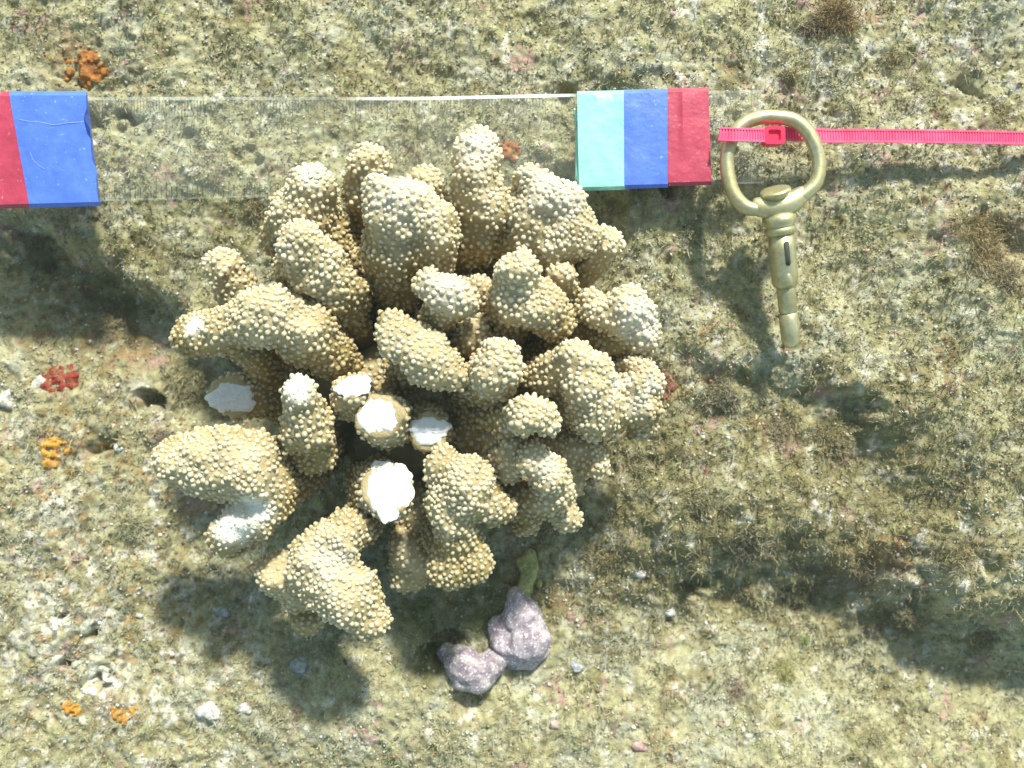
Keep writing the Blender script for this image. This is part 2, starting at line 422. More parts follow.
def poisson(V, Q, dmin, oversample=5):
    A, B, Cc, Dd = (V[Q[:, i]] for i in range(4))
    T0 = np.concatenate([A, A]); T1 = np.concatenate([B, Cc]); T2 = np.concatenate([Cc, Dd])
    ar = .5*np.linalg.norm(np.cross(T1-T0, T2-T0), axis=1)
    n = int(ar.sum()/dmin**2*oversample)
    k = rng.choice(len(ar), n, p=ar/ar.sum()); r1 = np.sqrt(rng.random(n)); r2 = rng.random(n)
    P = T0[k]*(1-r1)[:, None] + T1[k]*(r1*(1-r2))[:, None] + T2[k]*(r1*r2)[:, None]
    fn_ = np.cross(T1-T0, T2-T0); fn_ /= np.linalg.norm(fn_, axis=1)[:, None]+1e-12
    up_ = (fn_[k]@np.array((.1, .55, .83)))
    dl = dmin*(.86+.28*rng.random(n))*np.interp(up_, [-.3, .25, .8], [1.22, 1.1, .86])*(1+.15*noise3(P[:,0]*.8, P[:,1]*.8, P[:,2]*.8))
    cell = {}; out = []; cs = dmin*1.2
    K = np.floor(P/cs).astype(int).tolist(); Pl = P.tolist(); dls = (dl*dl).tolist()
    nb = [(i, j, l) for i in (-1,0,1) for j in (-1,0,1) for l in (-1,0,1)]
    for i in range(n):
        a, b, c = K[i]; p = Pl[i]; ok = True
        for (da, db, dc) in nb:
            for q in cell.get((a+da, b+db, c+dc), ()):
                if (q[0]-p[0])**2+(q[1]-p[1])**2+(q[2]-p[2])**2 < dls[i]: ok = False; break
            if not ok: break
        if ok: cell.setdefault((a, b, c), []).append(p); out.append(i)
    return P[out]
PROF = [(1.3,-.2,.05),(1.0,.38,.5),(.62,.86,.95),(0,1.04,1.)]
def domes(P, Nn, R, nseg=6):
    n = len(P); hm = (R*(.8+.35*rng.random(n)+.45*(1-np.abs(Nn[:,2]))))
    t1 = np.cross(Nn, np.array([.31,.77,.55])); t1 /= np.linalg.norm(t1, axis=1)[:, None]+1e-9; t2 = np.cross(Nn, t1)
    ph = rng.random(n)*6.28; vs_, tp = [], []
    for (r, hh, tv) in PROF[:-1]:
        for s in range(nseg):
            an = ph + 2*math.pi*s/nseg
            vs_.append(P + (t1*np.cos(an)[:, None] + t2*np.sin(an)[:, None])*(r*R)[:, None] + Nn*(hh*hm)[:, None]); tp.append(tv)
    vs_.append(P + Nn*(PROF[-1][1]*hm)[:, None]); tp.append(1.)
    V = np.stack(vs_, 1); k = V.shape[1]; f = []
    for rr in range(len(PROF)-2):
        for s in range(nseg):
            a = rr*nseg+s; b = rr*nseg+(s+1)%nseg
            f += [(a, b, b+nseg), (a, b+nseg, a+nseg)]
    for s in range(nseg): f.append(((len(PROF)-2)*nseg+s, (len(PROF)-2)*nseg+(s+1)%nseg, k-1))
    Fq = np.array(f)[None]+(np.arange(n)*k)[:, None, None]
    return V.reshape(-1, 3), Fq.reshape(-1, 3), np.tile(np.array(tp), n)

CX, CY = 408, 398
foot = np.array(at(CX, CY, .8))
coral = empty('coral_colony', tuple(foot), 'tan branching cauliflower coral colony with knobbly branches and a few snapped white tips', 'coral')

def make_branch(chains, cut=None, bleach=(), dens=.157, seed=0, stalk=True, k=.17, knob=.070, name='branch', base_z=.9, pull=.62, tilt=.017):
    y0_ = min(p[1] for ch in chains for p in ch)
    chains = [[(px, py, r, max(.82*z - tilt*min(py-y0_, 75), 1.0) + tilt*12) for (px, py, r, z) in ch] for ch in chains]
    segs = []
    for ch in chains:
        pts = [(np.array(at(px, py, z)), rpx(r, z)*.97) for (px, py, r, z) in ch]
        if len(pts) == 1: segs.append((pts[0][0], pts[0][0]+1e-4, pts[0][1], pts[0][1]))
        for a, b in zip(pts[:-1], pts[1:]): segs.append((a[0], b[0], a[1], b[1]))
    if stalk:
        p, r = pts_last = [(np.array(at(px, py, z)), rpx(rr, z)) for (px, py, rr, z) in [chains[0][-1]]][0]
        e = p + (foot - p)*pull; e[2] = base_z
        mid = p + (e-p)*.5; mid[2] = p[2]*.45+e[2]*.55
        segs += [(p, mid, r*.86, r*.64), (mid, e, r*.64, r*.75)]
    cutp = None
    if cut:
        cutp = (np.array(at(cut[0], cut[1], .82*cut[2])), np.array(cut[3])/np.linalg.norm(cut[3]))
    def fn(x, y, z):
        d = None
        for a, b, ra, rb in segs:
            s = capsule(x, y, z, a, b, ra, rb)
            d = s if d is None else smin(d, s, k)
        d = d + .17*noise3(x*1.05+seed*5.1, y*1.05, z*1.05+seed) + .13*noise3(x*2.3+seed, y*2.3, z*2.3) - .015
        if cutp is not None:
            c, nn = cutp
            d = np.maximum(d, (x-c[0])*nn[0]+(y-c[1])*nn[1]+(z-c[2])*nn[2])
        return d
    E = np.array([s[i] for s in segs for i in (0, 1)]); rm = max(max(s[2], s[3]) for s in segs)+.3
    lo = E.min(0)-rm; hi = E.max(0)+rm; lo[2] = max(lo[2], .2)
    V, Q, _ = surface_nets(fn, lo, hi, .11)
    G = grad(fn, V)
    P = poisson(V, Q, dens)
    P = P[(P[:, 2] > .9) & ((np.linalg.norm(P-foot, axis=1) > 3.0) | (P[:, 2] > 2.6))]
    Gp = grad(fn, P)
    if cutp is not None:
        dpl = (P-cutp[0])@cutp[1]; P, Gp = P[dpl < -.05], Gp[dpl < -.05]
    # knobs lean a little upwards and towards the light they grow to
    Gp = Gp + .22*rng.normal(size=Gp.shape) + np.array((0, .05, .12)); Gp /= np.linalg.norm(Gp, axis=1)[:, None]
    R = knob*(.66+.62*rng.random(len(P)))*(1+.15*noise3(P[:,0], P[:,1], P[:,2]))
    def bl(Z):
        b = np.zeros(len(Z))
        for (px, py, z, r, s) in bleach:
            z = .82*z; c = np.array(at(px, py, z)); d = np.linalg.norm((Z-c)*np.array((1,1,.4)), axis=1)/rpx(r, z)
            b = np.maximum(b, s*sm(1.35-d+.25*noise3(Z[:,0]*3, Z[:,1]*3, Z[:,2]*3)))
        return b
    bp = bl(P); R = R*(1-.5*(bp > .75))
    DV, DF, tp = domes(P, Gp, R)
    nb = len(V)
    T = np.concatenate([Q[:, [0,1,2]], Q[:, [0,2,3]], DF+nb])
    allV = np.concatenate([V, DV])
    tip = np.concatenate([np.zeros(nb), tp]); bch = np.concatenate([bl(V), np.repeat(bp, len(DV)//max(1, len(P)))])
    rad = np.linalg.norm((allV-foot)*np.array((1,1,1.1)), axis=1)
    ztop = np.percentile(V[:, 2], 99)
    young_lit = np.clip(.3*sm((rad-3.0)/5.6) + .62*sm((allV[:,2]-ztop+1.5)/1.3) - .02 + .32*noise3(allV[:,0]*1.3, allV[:,1]*1.3, allV[:,2]*1.3), 0, 1)  # pale outer tips, plus the lit branch tops painted paler
    old_shaded = .85*sm((3.9-rad)/1.3 + .5*noise3(allV[:,0]*1.5, allV[:,1]*1.5, allV[:,2]*1.5))*sm((2.9-allV[:,2])/.9)  # dark old base, with the shade of the inner gaps painted in
    ob = new_mesh(name, allV, tris=T, mat=M_CORAL, parent=coral, attrs={'tip': tip, 'bleach': bch, 'young': young_lit, 'old': old_shaded})
    if cutp is not None and len(cut) > 4:
        rx, ry, rot = cut[4]
        c, nn = cutp; t1 = np.cross(nn, (0, 0, 1.)) if abs(nn[2]) < .95 else np.array((1., 0, 0))
        t1 = np.array((1., 0, 0)) - nn*nn[0]; t1 /= np.linalg.norm(t1); t2 = np.cross(nn, t1)
        na, nr = 56, 8; rs = np.random.default_rng(seed+50)
        ang = np.arange(na)*2*math.pi/na
        jag = 1 + .045*np.sin(ang*11+seed) + .07*(rs.random(na)-.5) + .08*np.sin(ang*3+seed*2) + .06*np.sin(ang*5+seed)
        Vf = [c + nn*.045]; 
        for j in range(1, nr+1):
            for i in range(na):
                q = j/nr; ca, sa = math.cos(ang[i])*rpx(rx*1.0, c[2]), math.sin(ang[i])*rpx(ry*.97, c[2])
                xx = ca*math.cos(rot)-sa*math.sin(rot); yy = ca*math.sin(rot)+sa*math.cos(rot)
                jj = 1+(jag[i]-1)*q*q
                hgt = (.03 + .045*(rs.random()-.5)*(q > .2))*(1-q**8) + .015 - .05*max(0, math.sin(ang[i]*2+seed))*q*q
                if j == nr: hgt = -.05
                Vf.append(c + (t1*xx+t2*yy)*q*jj + nn*hgt)
        Ff = [(0, 1+i, 1+(i+1) % na) for i in range(na)]
        for j in range(nr-1):
            for i in range(na):
                a = 1+j*na+i; b = 1+j*na+(i+1) % na; Ff.append((a, a+na, b+na, b))
        fo = new_mesh('broken_face', np.array(Vf), faces=Ff, mat=M_BREAK, parent=ob)
        fo['label'] = 'bare white skeleton where the branch snapped off'
    return ob

BR = [
 # upper left pair
 dict(chains=[[(313,190,24,5.3),(303,222,34,5.0),(338,262,30,4.2),(366,310,20,2.8)], [(303,222,30,5.0),(285,240,22,4.2)]], bleach=[(312,176,6.0,18,.4)]),
 dict(chains=[[(300,246,23,6.6),(318,268,25,6.5),(340,292,24,6.2),(350,318,17,4.6)], [(300,246,18,6.4),(292,272,15,5.6)]]),
 dict(chains=[[(222,268,19,3.4),(236,288,19,3.2),(262,315,15,2.2)]], dens=.155),
 # long left branch
 dict(chains=[[(333,352,20,5.4),(308,334,30,5.9),(268,316,29,6.2),(225,330,22,5.8),(190,337,20,5.4)], [(333,352,20,5.4),(345,372,18,3.6),(380,390,20,1.6)], [(250,345,20,5.2),(268,374,16,4.2),(320,385,18,2.2)]], stalk=False, bleach=[(196,326,6.0,12,.95)]),
 # snapped stub left
 dict(tilt=0, chains=[[(231,398,23,4.2),(246,396,22,3.2),(290,400,20,1.6)]], cut=(231,398,4.1,(-.08,-.1,1),(25,17,0)), dens=.165),
 # finger with bare tip
 dict(chains=[[(298,392,16,6.6),(308,424,24,6.3),(314,452,20,5.6),(330,440,16,3.2)]], bleach=[(299,390,7.1,16,1)]),
 # lower left blade
 dict(tilt=.006, chains=[[(188,462,29,5.4),(212,464,34,5.5),(248,468,36,5.7),(268,492,27,5.2),(305,470,22,2.6)], [(262,496,25,5.4),(256,516,21,5.5),(228,536,20,5.4)], [(228,440,18,5.7)]], bleach=[(234,524,5.6,24,1),(256,508,5.8,18,.9)]),
 # bottom branch
 dict(tilt=0, chains=[[(348,532,22,4.9),(322,564,33,5.0),(346,594,31,5.0),(370,620,19,4.7)], [(340,545,22,5.2),(368,512,18,2.8),(385,470,20,1.4)]], stalk=False, bleach=[(330,565,6.4,26,.3)]),
 dict(chains=[[(278,572,21,3.6),(300,590,21,3.4),(340,560,18,2.4)], [(310,612,20,2.9)]], dens=.19),
 # snapped stubs in the middle
 dict(tilt=0, chains=[[(389,489,24,5.6),(380,492,24,4.6),(368,480,22,2.8)], [(391,503,20,5.0)]], cut=(389,489,5.7,(-.05,.28,1),(24,31,.1)), dens=.155),
 dict(tilt=0, chains=[[(378,416,24,6.5),(385,420,24,5.4),(398,425,22,3.0)], [(398,412,12,5.9)]], cut=(377,416,6.4,(-.12,.12,1),(21,20,0)), dens=.155),
 dict(tilt=0, chains=[[(352,388,17,6.1),(352,400,17,5.2),(368,402,17,3.0)]], cut=(354,385,6.3,(-.15,.75,1),(19,14,.2))),
 dict(tilt=0, chains=[[(429,431,20,5.6),(430,428,19,4.6),(425,415,20,2.8)]], cut=(429,431,5.6,(.05,-.1,1),(20,16,.1))),
 # centre finger
 dict(chains=[[(392,330,17,6.6),(404,342,21,6.9),(424,356,23,7.2),(449,372,21,7.3)], [(418,352,20,6.6),(405,372,20,4.2),(405,390,22,2.0)]], stalk=False),
 # big upper middle
 dict(chains=[[(384,200,22,6.4),(408,212,28,6.6),(432,232,25,6.6),(424,258,28,6.1),(402,280,26,5.0),(396,315,20,3.0)], [(392,215,26,6.4),(396,250,33,6.2),(402,280,28,5.0)]], bleach=[(400,190,7.2,34,.35)]),
 dict(chains=[[(370,166,17,4.9),(366,190,20,4.5),(372,225,18,3.4),(392,280,16,2.2)]], dens=.155),
 dict(chains=[[(427,184,17,4.9),(432,205,19,4.5),(430,250,18,3.0)]]),
 # upper tall
 dict(chains=[[(477,150,22,5.6),(474,180,23,5.9),(484,205,27,6.1),(474,240,25,5.4),(462,268,18,3.9),(440,320,18,2.2)], [(500,228,17,5.6)]], dens=.16, bleach=[(478,146,6.6,24,.45)]),
 dict(chains=[[(432,286,17,6.9),(448,294,18,7.1),(458,304,16,7.0),(440,312,17,6.2),(430,335,18,3.8)], ], bleach=[(445,288,7.8,24,.35)]),
 # upper right mass
 dict(chains=[[(532,182,17,5.6),(560,202,22,5.9),(573,232,24,6.1),(550,246,30,5.9),(520,262,24,4.2),(490,300,20,2.6)], [(540,205,22,5.9),(530,232,26,5.9)], [(510,208,18,5.5),(505,235,22,5.2)]], bleach=[(556,190,7.0,34,.35)]),
 dict(chains=[[(604,244,17,4.3),(592,262,18,4.0),(560,285,16,2.8)]]),
 dict(chains=[[(520,274,22,7.0),(516,298,25,6.8),(508,322,20,4.6),(480,350,18,2.8)], [(516,298,24,6.8),(540,308,23,6.8),(556,318,19,6.5)]]),
 dict(chains=[[(560,276,13,5.2),(562,292,11,4.8),(530,320,14,3.0)]]),
 dict(chains=[[(596,310,20,5.2),(626,312,25,5.5),(638,332,22,5.4),(605,330,22,4.4),(550,350,18,2.4)], ], bleach=[(645,320,6.4,28,.5)]),
 # centre right knob
 dict(chains=[[(497,368,27,6.6),(488,382,24,5.6),(460,390,20,3.2)]]),
 # right big
 dict(chains=[[(574,360,20,6.4),(590,382,27,6.6),(596,408,30,6.4),(575,400,26,5.2),(500,405,20,2.4)], [(574,365,20,6.2),(545,376,20,5.6)], [(600,410,26,6.0),(632,402,25,5.6),(640,422,17,5.2)], [(632,402,22,5.6),(630,388,16,5.8)]], bleach=[(624,380,6.6,13,.9),(640,402,6.2,20,.35)]),
 dict(chains=[[(546,419,14,6.9),(525,417,17,6.9),(508,420,15,5.8),(470,415,17,3.0)]]),
 # lower middle column
 dict(tilt=.008, chains=[[(446,470,22,5.8),(468,482,25,6.2),(452,500,24,6.0),(456,535,22,5.5),(455,562,21,5.3),(440,520,20,2.8)], [(472,562,18,5.5),(445,572,17,5.3)], [(476,492,20,6.1),(500,510,17,5.7)]], pull=.8),
 dict(chains=[[(405,545,17,3.6),(410,575,17,3.3),(412,500,18,2.2)]], dens=.19, pull=.8),
 # lower right cluster
 dict(chains=[[(533,456,15,5.9),(548,474,20,5.9),(556,492,18,5.6),(528,505,20,5.0),(490,460,20,2.4)], [(525,520,14,4.9)]], bleach=[(545,468,6.6,16,.35)]),
 dict(chains=[[(565,518,13,4.4),(558,508,14,4.0),(520,480,15,2.2)]]),
 dict(chains=[[(572,452,18,3.9),(566,478,19,3.8),(525,450,18,2.2)]], dens=.19),
 dict(chains=[[(590,462,17,4.6),(575,450,18,4.2),(540,440,18,2.6)]]),
 dict(chains=[[(512,452,17,5.4),(505,465,16,5.2),(485,450,18,3.0)]]),
 dict(chains=[[(648,385,14,5.2),(640,370,12,5.0),(615,372,15,3.8)]], bleach=[(650,385,5.9,12,.5)]),
 dict(chains=[[(498,438,22,4.2),(470,430,22,3.0)]], dens=.165),
 dict(chains=[[(520,485,20,4.0),(480,450,20,2.4)]], dens=.165),
 dict(chains=[[(475,335,20,5.0),(455,360,20,3.0)]], dens=.165),
 dict(chains=[[(475,290,18,4.2),(455,330,18,2.6)]], dens=.165),
]
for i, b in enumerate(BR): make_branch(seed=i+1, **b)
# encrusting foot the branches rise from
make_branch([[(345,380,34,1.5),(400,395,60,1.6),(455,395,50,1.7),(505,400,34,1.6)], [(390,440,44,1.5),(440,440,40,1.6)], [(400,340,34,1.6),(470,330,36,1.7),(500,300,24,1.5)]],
            stalk=False, dens=.21, seed=60, name='colony_base')

# ------------------------------------------------------------------ tubes, boxes, lathes
def frame_of(d):
    d = d/np.linalg.norm(d); a = np.array((0, 0, 1.)) if abs(d[2]) < .9 else np.array((0, 1., 0))
    u = np.cross(a, d); u /= np.linalg.norm(u); return u, np.cross(d, u)
def tube(pts, rad, ns=14, flat=1.0):
    pts = np.array(pts, float); n = len(pts); V = []; rad = np.broadcast_to(rad, (n,))
    for i in range(n):
        d = pts[min(i+1, n-1)]-pts[max(i-1, 0)]; d /= np.linalg.norm(d)
        u = np.cross((0, 0, 1.), d); u /= np.linalg.norm(u)+1e-9; v = np.cross(d, u)
        for s in range(ns):
            a = 2*math.pi*s/ns; V.append(pts[i]+(u*math.cos(a)+v*math.sin(a)*flat)*rad[i])
    f = [(i*ns+s, i*ns+(s+1) % ns, (i+1)*ns+(s+1) % ns, (i+1)*ns+s) for i in range(n-1) for s in range(ns)]
    f += [tuple(range(ns))[::-1], tuple((n-1)*ns+s for s in range(ns))]
    return np.array(V), f
def lathe(a, b, prof, ns=28):
    a = np.array(a, float); b = np.array(b, float); d = b-a; L = np.linalg.norm(d); d /= L; u, v = frame_of(d)
    V = [a+d*L*t+(u*math.cos(2*math.pi*s/ns)+v*math.sin(2*math.pi*s/ns))*r for (t, r) in prof for s in range(ns)]
    n = len(prof)
    f = [(i*ns+s, i*ns+(s+1) % ns, (i+1)*ns+(s+1) % ns, (i+1)*ns+s) for i in range(n-1) for s in range(ns)]
    f += [tuple(range(ns))[::-1], tuple((n-1)*ns+s for s in range(ns))]
    return np.array(V), f
def spline(pts, n=8):
    pts = [np.array(p, float) for p in pts]; out = []
    P_ = [2*pts[0]-pts[1]]+pts+[2*pts[-1]-pts[-2]]
    for i in range(1, len(P_)-2):
        for k in range(n):
            t = k/n; p0, p1, p2, p3 = P_[i-1:i+3]
            out.append(.5*((2*p1)+(-p0+p2)*t+(2*p0-5*p1+4*p2-p3)*t*t+(-p0+3*p1-3*p2+p3)*t**3))
    out.append(pts[-1]); return np.array(out)
def grid_sheet(fn, nu, nv):
    V = [fn(i/nu, j/nv) for j in range(nv+1) for i in range(nu+1)]
    f = [(j*(nu+1)+i, j*(nu+1)+i+1, (j+1)*(nu+1)+i+1, (j+1)*(nu+1)+i) for j in range(nv) for i in range(nu)]
    return V, f

# ------------------------------------------------------------------ clear ruler with tape bands
ZL, ZR = 3.1, 2.9                     # ruler lies on the rough rock, left end higher
def rz(px): return ZL + (ZR-ZL)*(px)/850.
def rtop(px): return 97.5 - 6.5*np.clip((px-420)/300, 0, 1.4)
def rbot(px): return 204.0 - 17.5*px/640.
def rp(px, t, up=0.):                    # point on the ruler: t=0 at its top edge, 1 at its bottom edge
    z = rz(px)+up; return np.array(at(px, rtop(px)+(rbot(px)-rtop(px))*t, z))
XL, XR = -150., 764.
ruler = empty('ruler', tuple(rp(350, .5)-np.array((0, 0, .1))), 'clear plastic ruler lying behind the coral, with coloured tape wrapped round it', 'ruler')
def mat_clear():
    m = bpy.data.materials.new('clear_plastic'); m.use_nodes = True; t = m.node_tree; t.nodes.clear()
    o = t.nodes.new('ShaderNodeOutputMaterial'); tr = t.nodes.new('ShaderNodeBsdfTransparent'); tr.inputs[0].default_value = (.98,.99,.985,1)
    gl = t.nodes.new('ShaderNodeBsdfGlossy'); gl.inputs['Roughness'].default_value = .12
    df = t.nodes.new('ShaderNodeBsdfDiffuse'); df.inputs[0].default_value = (.8,.85,.82,1)
    lw = t.nodes.new('ShaderNodeFresnel'); lw.inputs['IOR'].default_value = 1.04
    n = noise_node(t, 55, 5, .7); r = ramp(t, n.outputs[0], [(.35, (.01,)*3), (.75, (.05,)*3)])
    a = t.nodes.new('ShaderNodeMixShader'); b = t.nodes.new('ShaderNodeMixShader')
    t.links.new(lw.outputs[0], a.inputs[0]); t.links.new(tr.outputs[0], a.inputs[1]); t.links.new(gl.outputs[0], a.inputs[2])
    t.links.new(r.outputs[0], b.inputs[0]); t.links.new(a.outputs[0], b.inputs[1]); t.links.new(df.outputs[0], b.inputs[2])
    t.links.new(b.outputs[0], o.inputs[0]); return m
M_CLEAR = mat_clear()
NXR = 60
def ring_at(px):                         # bevelled ruler section
    return [rp(px, 0, -.05), rp(px, 0, .01), rp(px, .13, .11), rp(px, .87, .11), rp(px, 1, .01), rp(px, 1, -.05)]
V = []; 
for i in range(NXR+1): V += ring_at(XL+(XR-XL)*i/NXR)
f = [(i*6+s, (i+1)*6+s, (i+1)*6+(s+1) % 6, i*6+(s+1) % 6) for i in range(NXR) for s in range(6)]
f += [tuple(range(6)), tuple(NXR*6+s for s in range(6))[::-1]]
bl_ = new_mesh('ruler_blade', np.array(V), faces=f, smooth=False, mat=M_CLEAR, parent=ruler)
M_EDGE, t_, b_ = mat('polished_edge', (.78,.80,.80), .25, spec=.8)
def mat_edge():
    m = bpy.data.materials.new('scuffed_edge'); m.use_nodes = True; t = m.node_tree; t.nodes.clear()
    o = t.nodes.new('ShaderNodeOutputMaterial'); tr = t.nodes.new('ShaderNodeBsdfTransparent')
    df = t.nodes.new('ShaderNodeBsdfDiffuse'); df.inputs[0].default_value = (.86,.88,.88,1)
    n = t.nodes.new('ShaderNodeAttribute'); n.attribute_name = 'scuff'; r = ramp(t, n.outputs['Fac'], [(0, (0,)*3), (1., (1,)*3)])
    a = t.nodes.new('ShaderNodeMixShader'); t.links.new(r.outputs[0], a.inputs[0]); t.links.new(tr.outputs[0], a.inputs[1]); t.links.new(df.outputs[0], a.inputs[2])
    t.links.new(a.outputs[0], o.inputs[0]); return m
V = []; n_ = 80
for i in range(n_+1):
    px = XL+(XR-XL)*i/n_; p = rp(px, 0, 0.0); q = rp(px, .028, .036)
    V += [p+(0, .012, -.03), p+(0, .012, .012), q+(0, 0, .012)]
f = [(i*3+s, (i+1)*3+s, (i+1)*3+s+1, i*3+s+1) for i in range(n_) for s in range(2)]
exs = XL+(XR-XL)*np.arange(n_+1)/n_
glint = np.clip(.10 + .75*sm((exs-330)/70)*sm((590-exs)/40) + .12*n2(exs, exs*0, 40, 50), 0, .9)  # sun highlight painted along the middle of the top edge, over faint frosting
new_mesh('ruler_edge', np.array(V), faces=f, smooth=False, mat=mat_edge(), parent=ruler, attrs={'scuff': np.repeat(glint, 3)})
# printed scales: ticks
M_INK, _t, _b = mat('ruler_ink', (.06,.065,.055), .6)
_tr = _t.nodes.new('ShaderNodeBsdfTransparent'); _mx = _t.nodes.new('ShaderNodeMixShader')
_n = noise_node(_t, 70, 3, .6); _r = ramp(_t, _n.outputs[0], [(.35, (.42,)*3), (.65, (.85,)*3)])
_t.links.new(_r.outputs[0], _mx.inputs[0]); _t.links.new(_tr.outputs[0], _mx.inputs[1]); _t.links.new(_b.outputs[0], _mx.inputs[2])
_t.links.new(_mx.outputs[0], _t.nodes['Material Output'].inputs[0])   # worn print
V, f = [], []
def tick(px, t0, t1, wpx, up0, up1):
    a, b = rp(px-wpx/2, t0, up0), rp(px+wpx/2, t0, up0); c, d = rp(px+wpx/2, t1, up1), rp(px-wpx/2, t1, up1)
    n0 = len(V); V.extend([a, b, c, d]); f.append((n0+3, n0+2, n0+1, n0))
def lift(t): return float(np.interp(t, [0, .13, .87, 1], [.01, .11, .11, .01]))+.006
MM = 3.165
PX0 = 197.5-100*MM
for k in range(0, 301):
    px = PX0+k*MM
    if px < XL+4 or px > XR-4: continue
    t1 = .24 if k % 10 == 0 else (.17 if k % 5 == 0 else .105)
    wv = .75
    tick(px, .02, .13, wv, lift(.02), lift(.13))
    if t1 > .13: tick(px, .13, t1, wv, lift(.13), lift(t1))
INCH = 25.4*MM
for k in range(0, 190):
    px = 872-k*83/16.
    if px < XL+4 or px > XR-4: continue
    t1 = .76 if k % 16 == 0 else (.82 if k % 8 == 0 else (.85 if k % 2 == 0 else .88))
    tick(px, .87, .985, .8, lift(.87), lift(.985))
    if t1 < .87: tick(px, t1, .87, .8, lift(t1), lift(.87))
tk = new_mesh('scale_marks', np.array(V), faces=f, smooth=False, mat=M_INK, parent=ruler)
# printed numbers
def text_mesh(s):
    cu = bpy.data.curves.new('txt', 'FONT'); cu.body = s; cu.size = 1; cu.align_x = 'CENTER'; cu.resolution_u = 3
    o = bpy.data.objects.new('txt', cu); C.objects.link(o); dg = bpy.context.evaluated_depsgraph_get()
    me = bpy.data.meshes.new_from_object(o.evaluated_get(dg)); vv = np.array([v.co[:] for v in me.vertices]); ff = [tuple(p.vertices) for p in me.polygons]
    bpy.data.objects.remove(o); bpy.data.curves.remove(cu); bpy.data.meshes.remove(me); return vv, ff
V, f = [], []
def put_text(s, px, t, size_px, flip=False):
    vv, ff = text_mesh(s); k = rpx(size_px, rz(px)); c = rp(px, t, .118); n0 = sum(len(a) for a in V)
    sg = -1 if flip else 1
    V.append(np.stack([c[0]+sg*vv[:,0]*k, c[1]+sg*vv[:,1]*k, np.full(len(vv), c[2])], 1)); f.extend([tuple(i+n0 for i in q) for q in ff])
for n in range(6, 30):
    px = PX0+n*10*MM
    if 0 < px < 850: put_text(str(n), px+2, .375, 12)
for n in range(1, 12):
    px = 872-n*83
    if 0 < px < 850: put_text(str(n), px-2, .58, 12, True)
new_mesh('scale_numbers', np.concatenate(V), faces=f, smooth=False, mat=M_INK, parent=ruler)

def band(name, xa_t, xb_t, xa_b, xb_b, m, label, thick=.16, t0=-.02, t1=1.02, crease=0., jag=0., seed=0):
    """a loop of tape round the ruler: closed section swept from left to right edge"""
    nu = 14; sec = [(t0, 0), (t0-.01, thick*.55), (t0+.03, thick)] + [(q, thick+.01) for q in np.linspace(.1, .9, 9)] + [(t1-.03, thick), (t1+.01, thick*.5), (t1, -.05), (t1-.04, -.14), (.5, -.15), (t0+.04, -.14), (t0, -.06)]
    ns = len(sec); V = []; rs = np.random.default_rng(seed)
    jr = rs.random(ns)
    for i in range(nu+1):
        s = i/nu
        for j, (t, up) in enumerate(sec):
            tt = min(max(t, 0), 1)
            px = (xa_t*(1-tt)+xa_b*tt)*(1-s) + (xb_t*(1-tt)+xb_b*tt)*s
            if jag and i == nu: px += jag*(jr[j]-.5)
            if jag and i == nu and .15 < t < .3: px -= jag*1.0
            dz = .006*math.sin(7*s+5*t+seed) + crease*math.exp(-((s-.37)/.07)**2)*(.6+.4*math.sin(t*6))
            p = rp(px, t, up + (dz if up > .1 else 0)); V.append(p)
    f = [(i*ns+j, (i+1)*ns+j, (i+1)*ns+(j+1) % ns, i*ns+(j+1) % ns) for i in range(nu) for j in range(ns)]
    f += [tuple(range(ns)), tuple(nu*ns+j for j in range(ns))[::-1]]
    o = new_mesh(name, np.array(V), faces=f, smooth=True, mat=m, parent=ruler); o['label'] = label
    mod = o.modifiers.new('split', 'EDGE_SPLIT'); mod.split_angle = math.radians(25)
    return o
band('tape_band', 577, 625, 579, 625, M_MINT, 'mint green tape band on the right of the coral', .17, -.02, 1.02, seed=1)
band('tape_band', 624, 668.5, 624.5, 668, M_BLUE, 'blue tape band between the mint and crimson ones', .185, -.025, 1.01, seed=2)
band('tape_band', 668, 708.5, 668, 711.5, M_RED, 'crimson tape band with a raised crease, right of the blue one', .20, -.03, .995, crease=.05, seed=3)
band('tape_band', -40, 12, -30, 33, M_RED, 'crimson tape band at the left edge', .22, -.045, 1.035, seed=4)
band('tape_band', 9.5, 86, 29, 99, M_BLUE, 'wide blue tape band with a ragged right edge', .24, -.05, 1.035, jag=3.5, seed=5)
# a loose flap of mint tape sticking out at the left of the mint band
V, f = grid_sheet(lambda a, b: rp(574.5+4*a+1.0*math.sin(b*3), .17+b*.80, -.02+.10*a+.03*math.sin(b*9)), 3, 12)
o = new_mesh('tape_flap', np.array(V), faces=f, mat=M_MINT, parent=ruler); md = o.modifiers.new('t', 'SOLIDIFY'); md.thickness = .0002
M_CREASE, _, _ = mat('worn_crease', (.30,.42,.85), .5)
def crease_line(pts_, w_, up_):
    p_ = spline([rp(px, t, up_) for px, t in pts_], 5)
    V, f = tube(p_, w_, 6, .5); o = new_mesh('tape_crease', V, faces=f, mat=M_CREASE, parent=ruler)
crease_line([(19,.205),(28,.225),(40,.235),(54,.262),(66,.245),(84,.235)], .011, .262)
crease_line([(30,.52),(34,.60),(41,.66),(45,.68)], .007, .262)
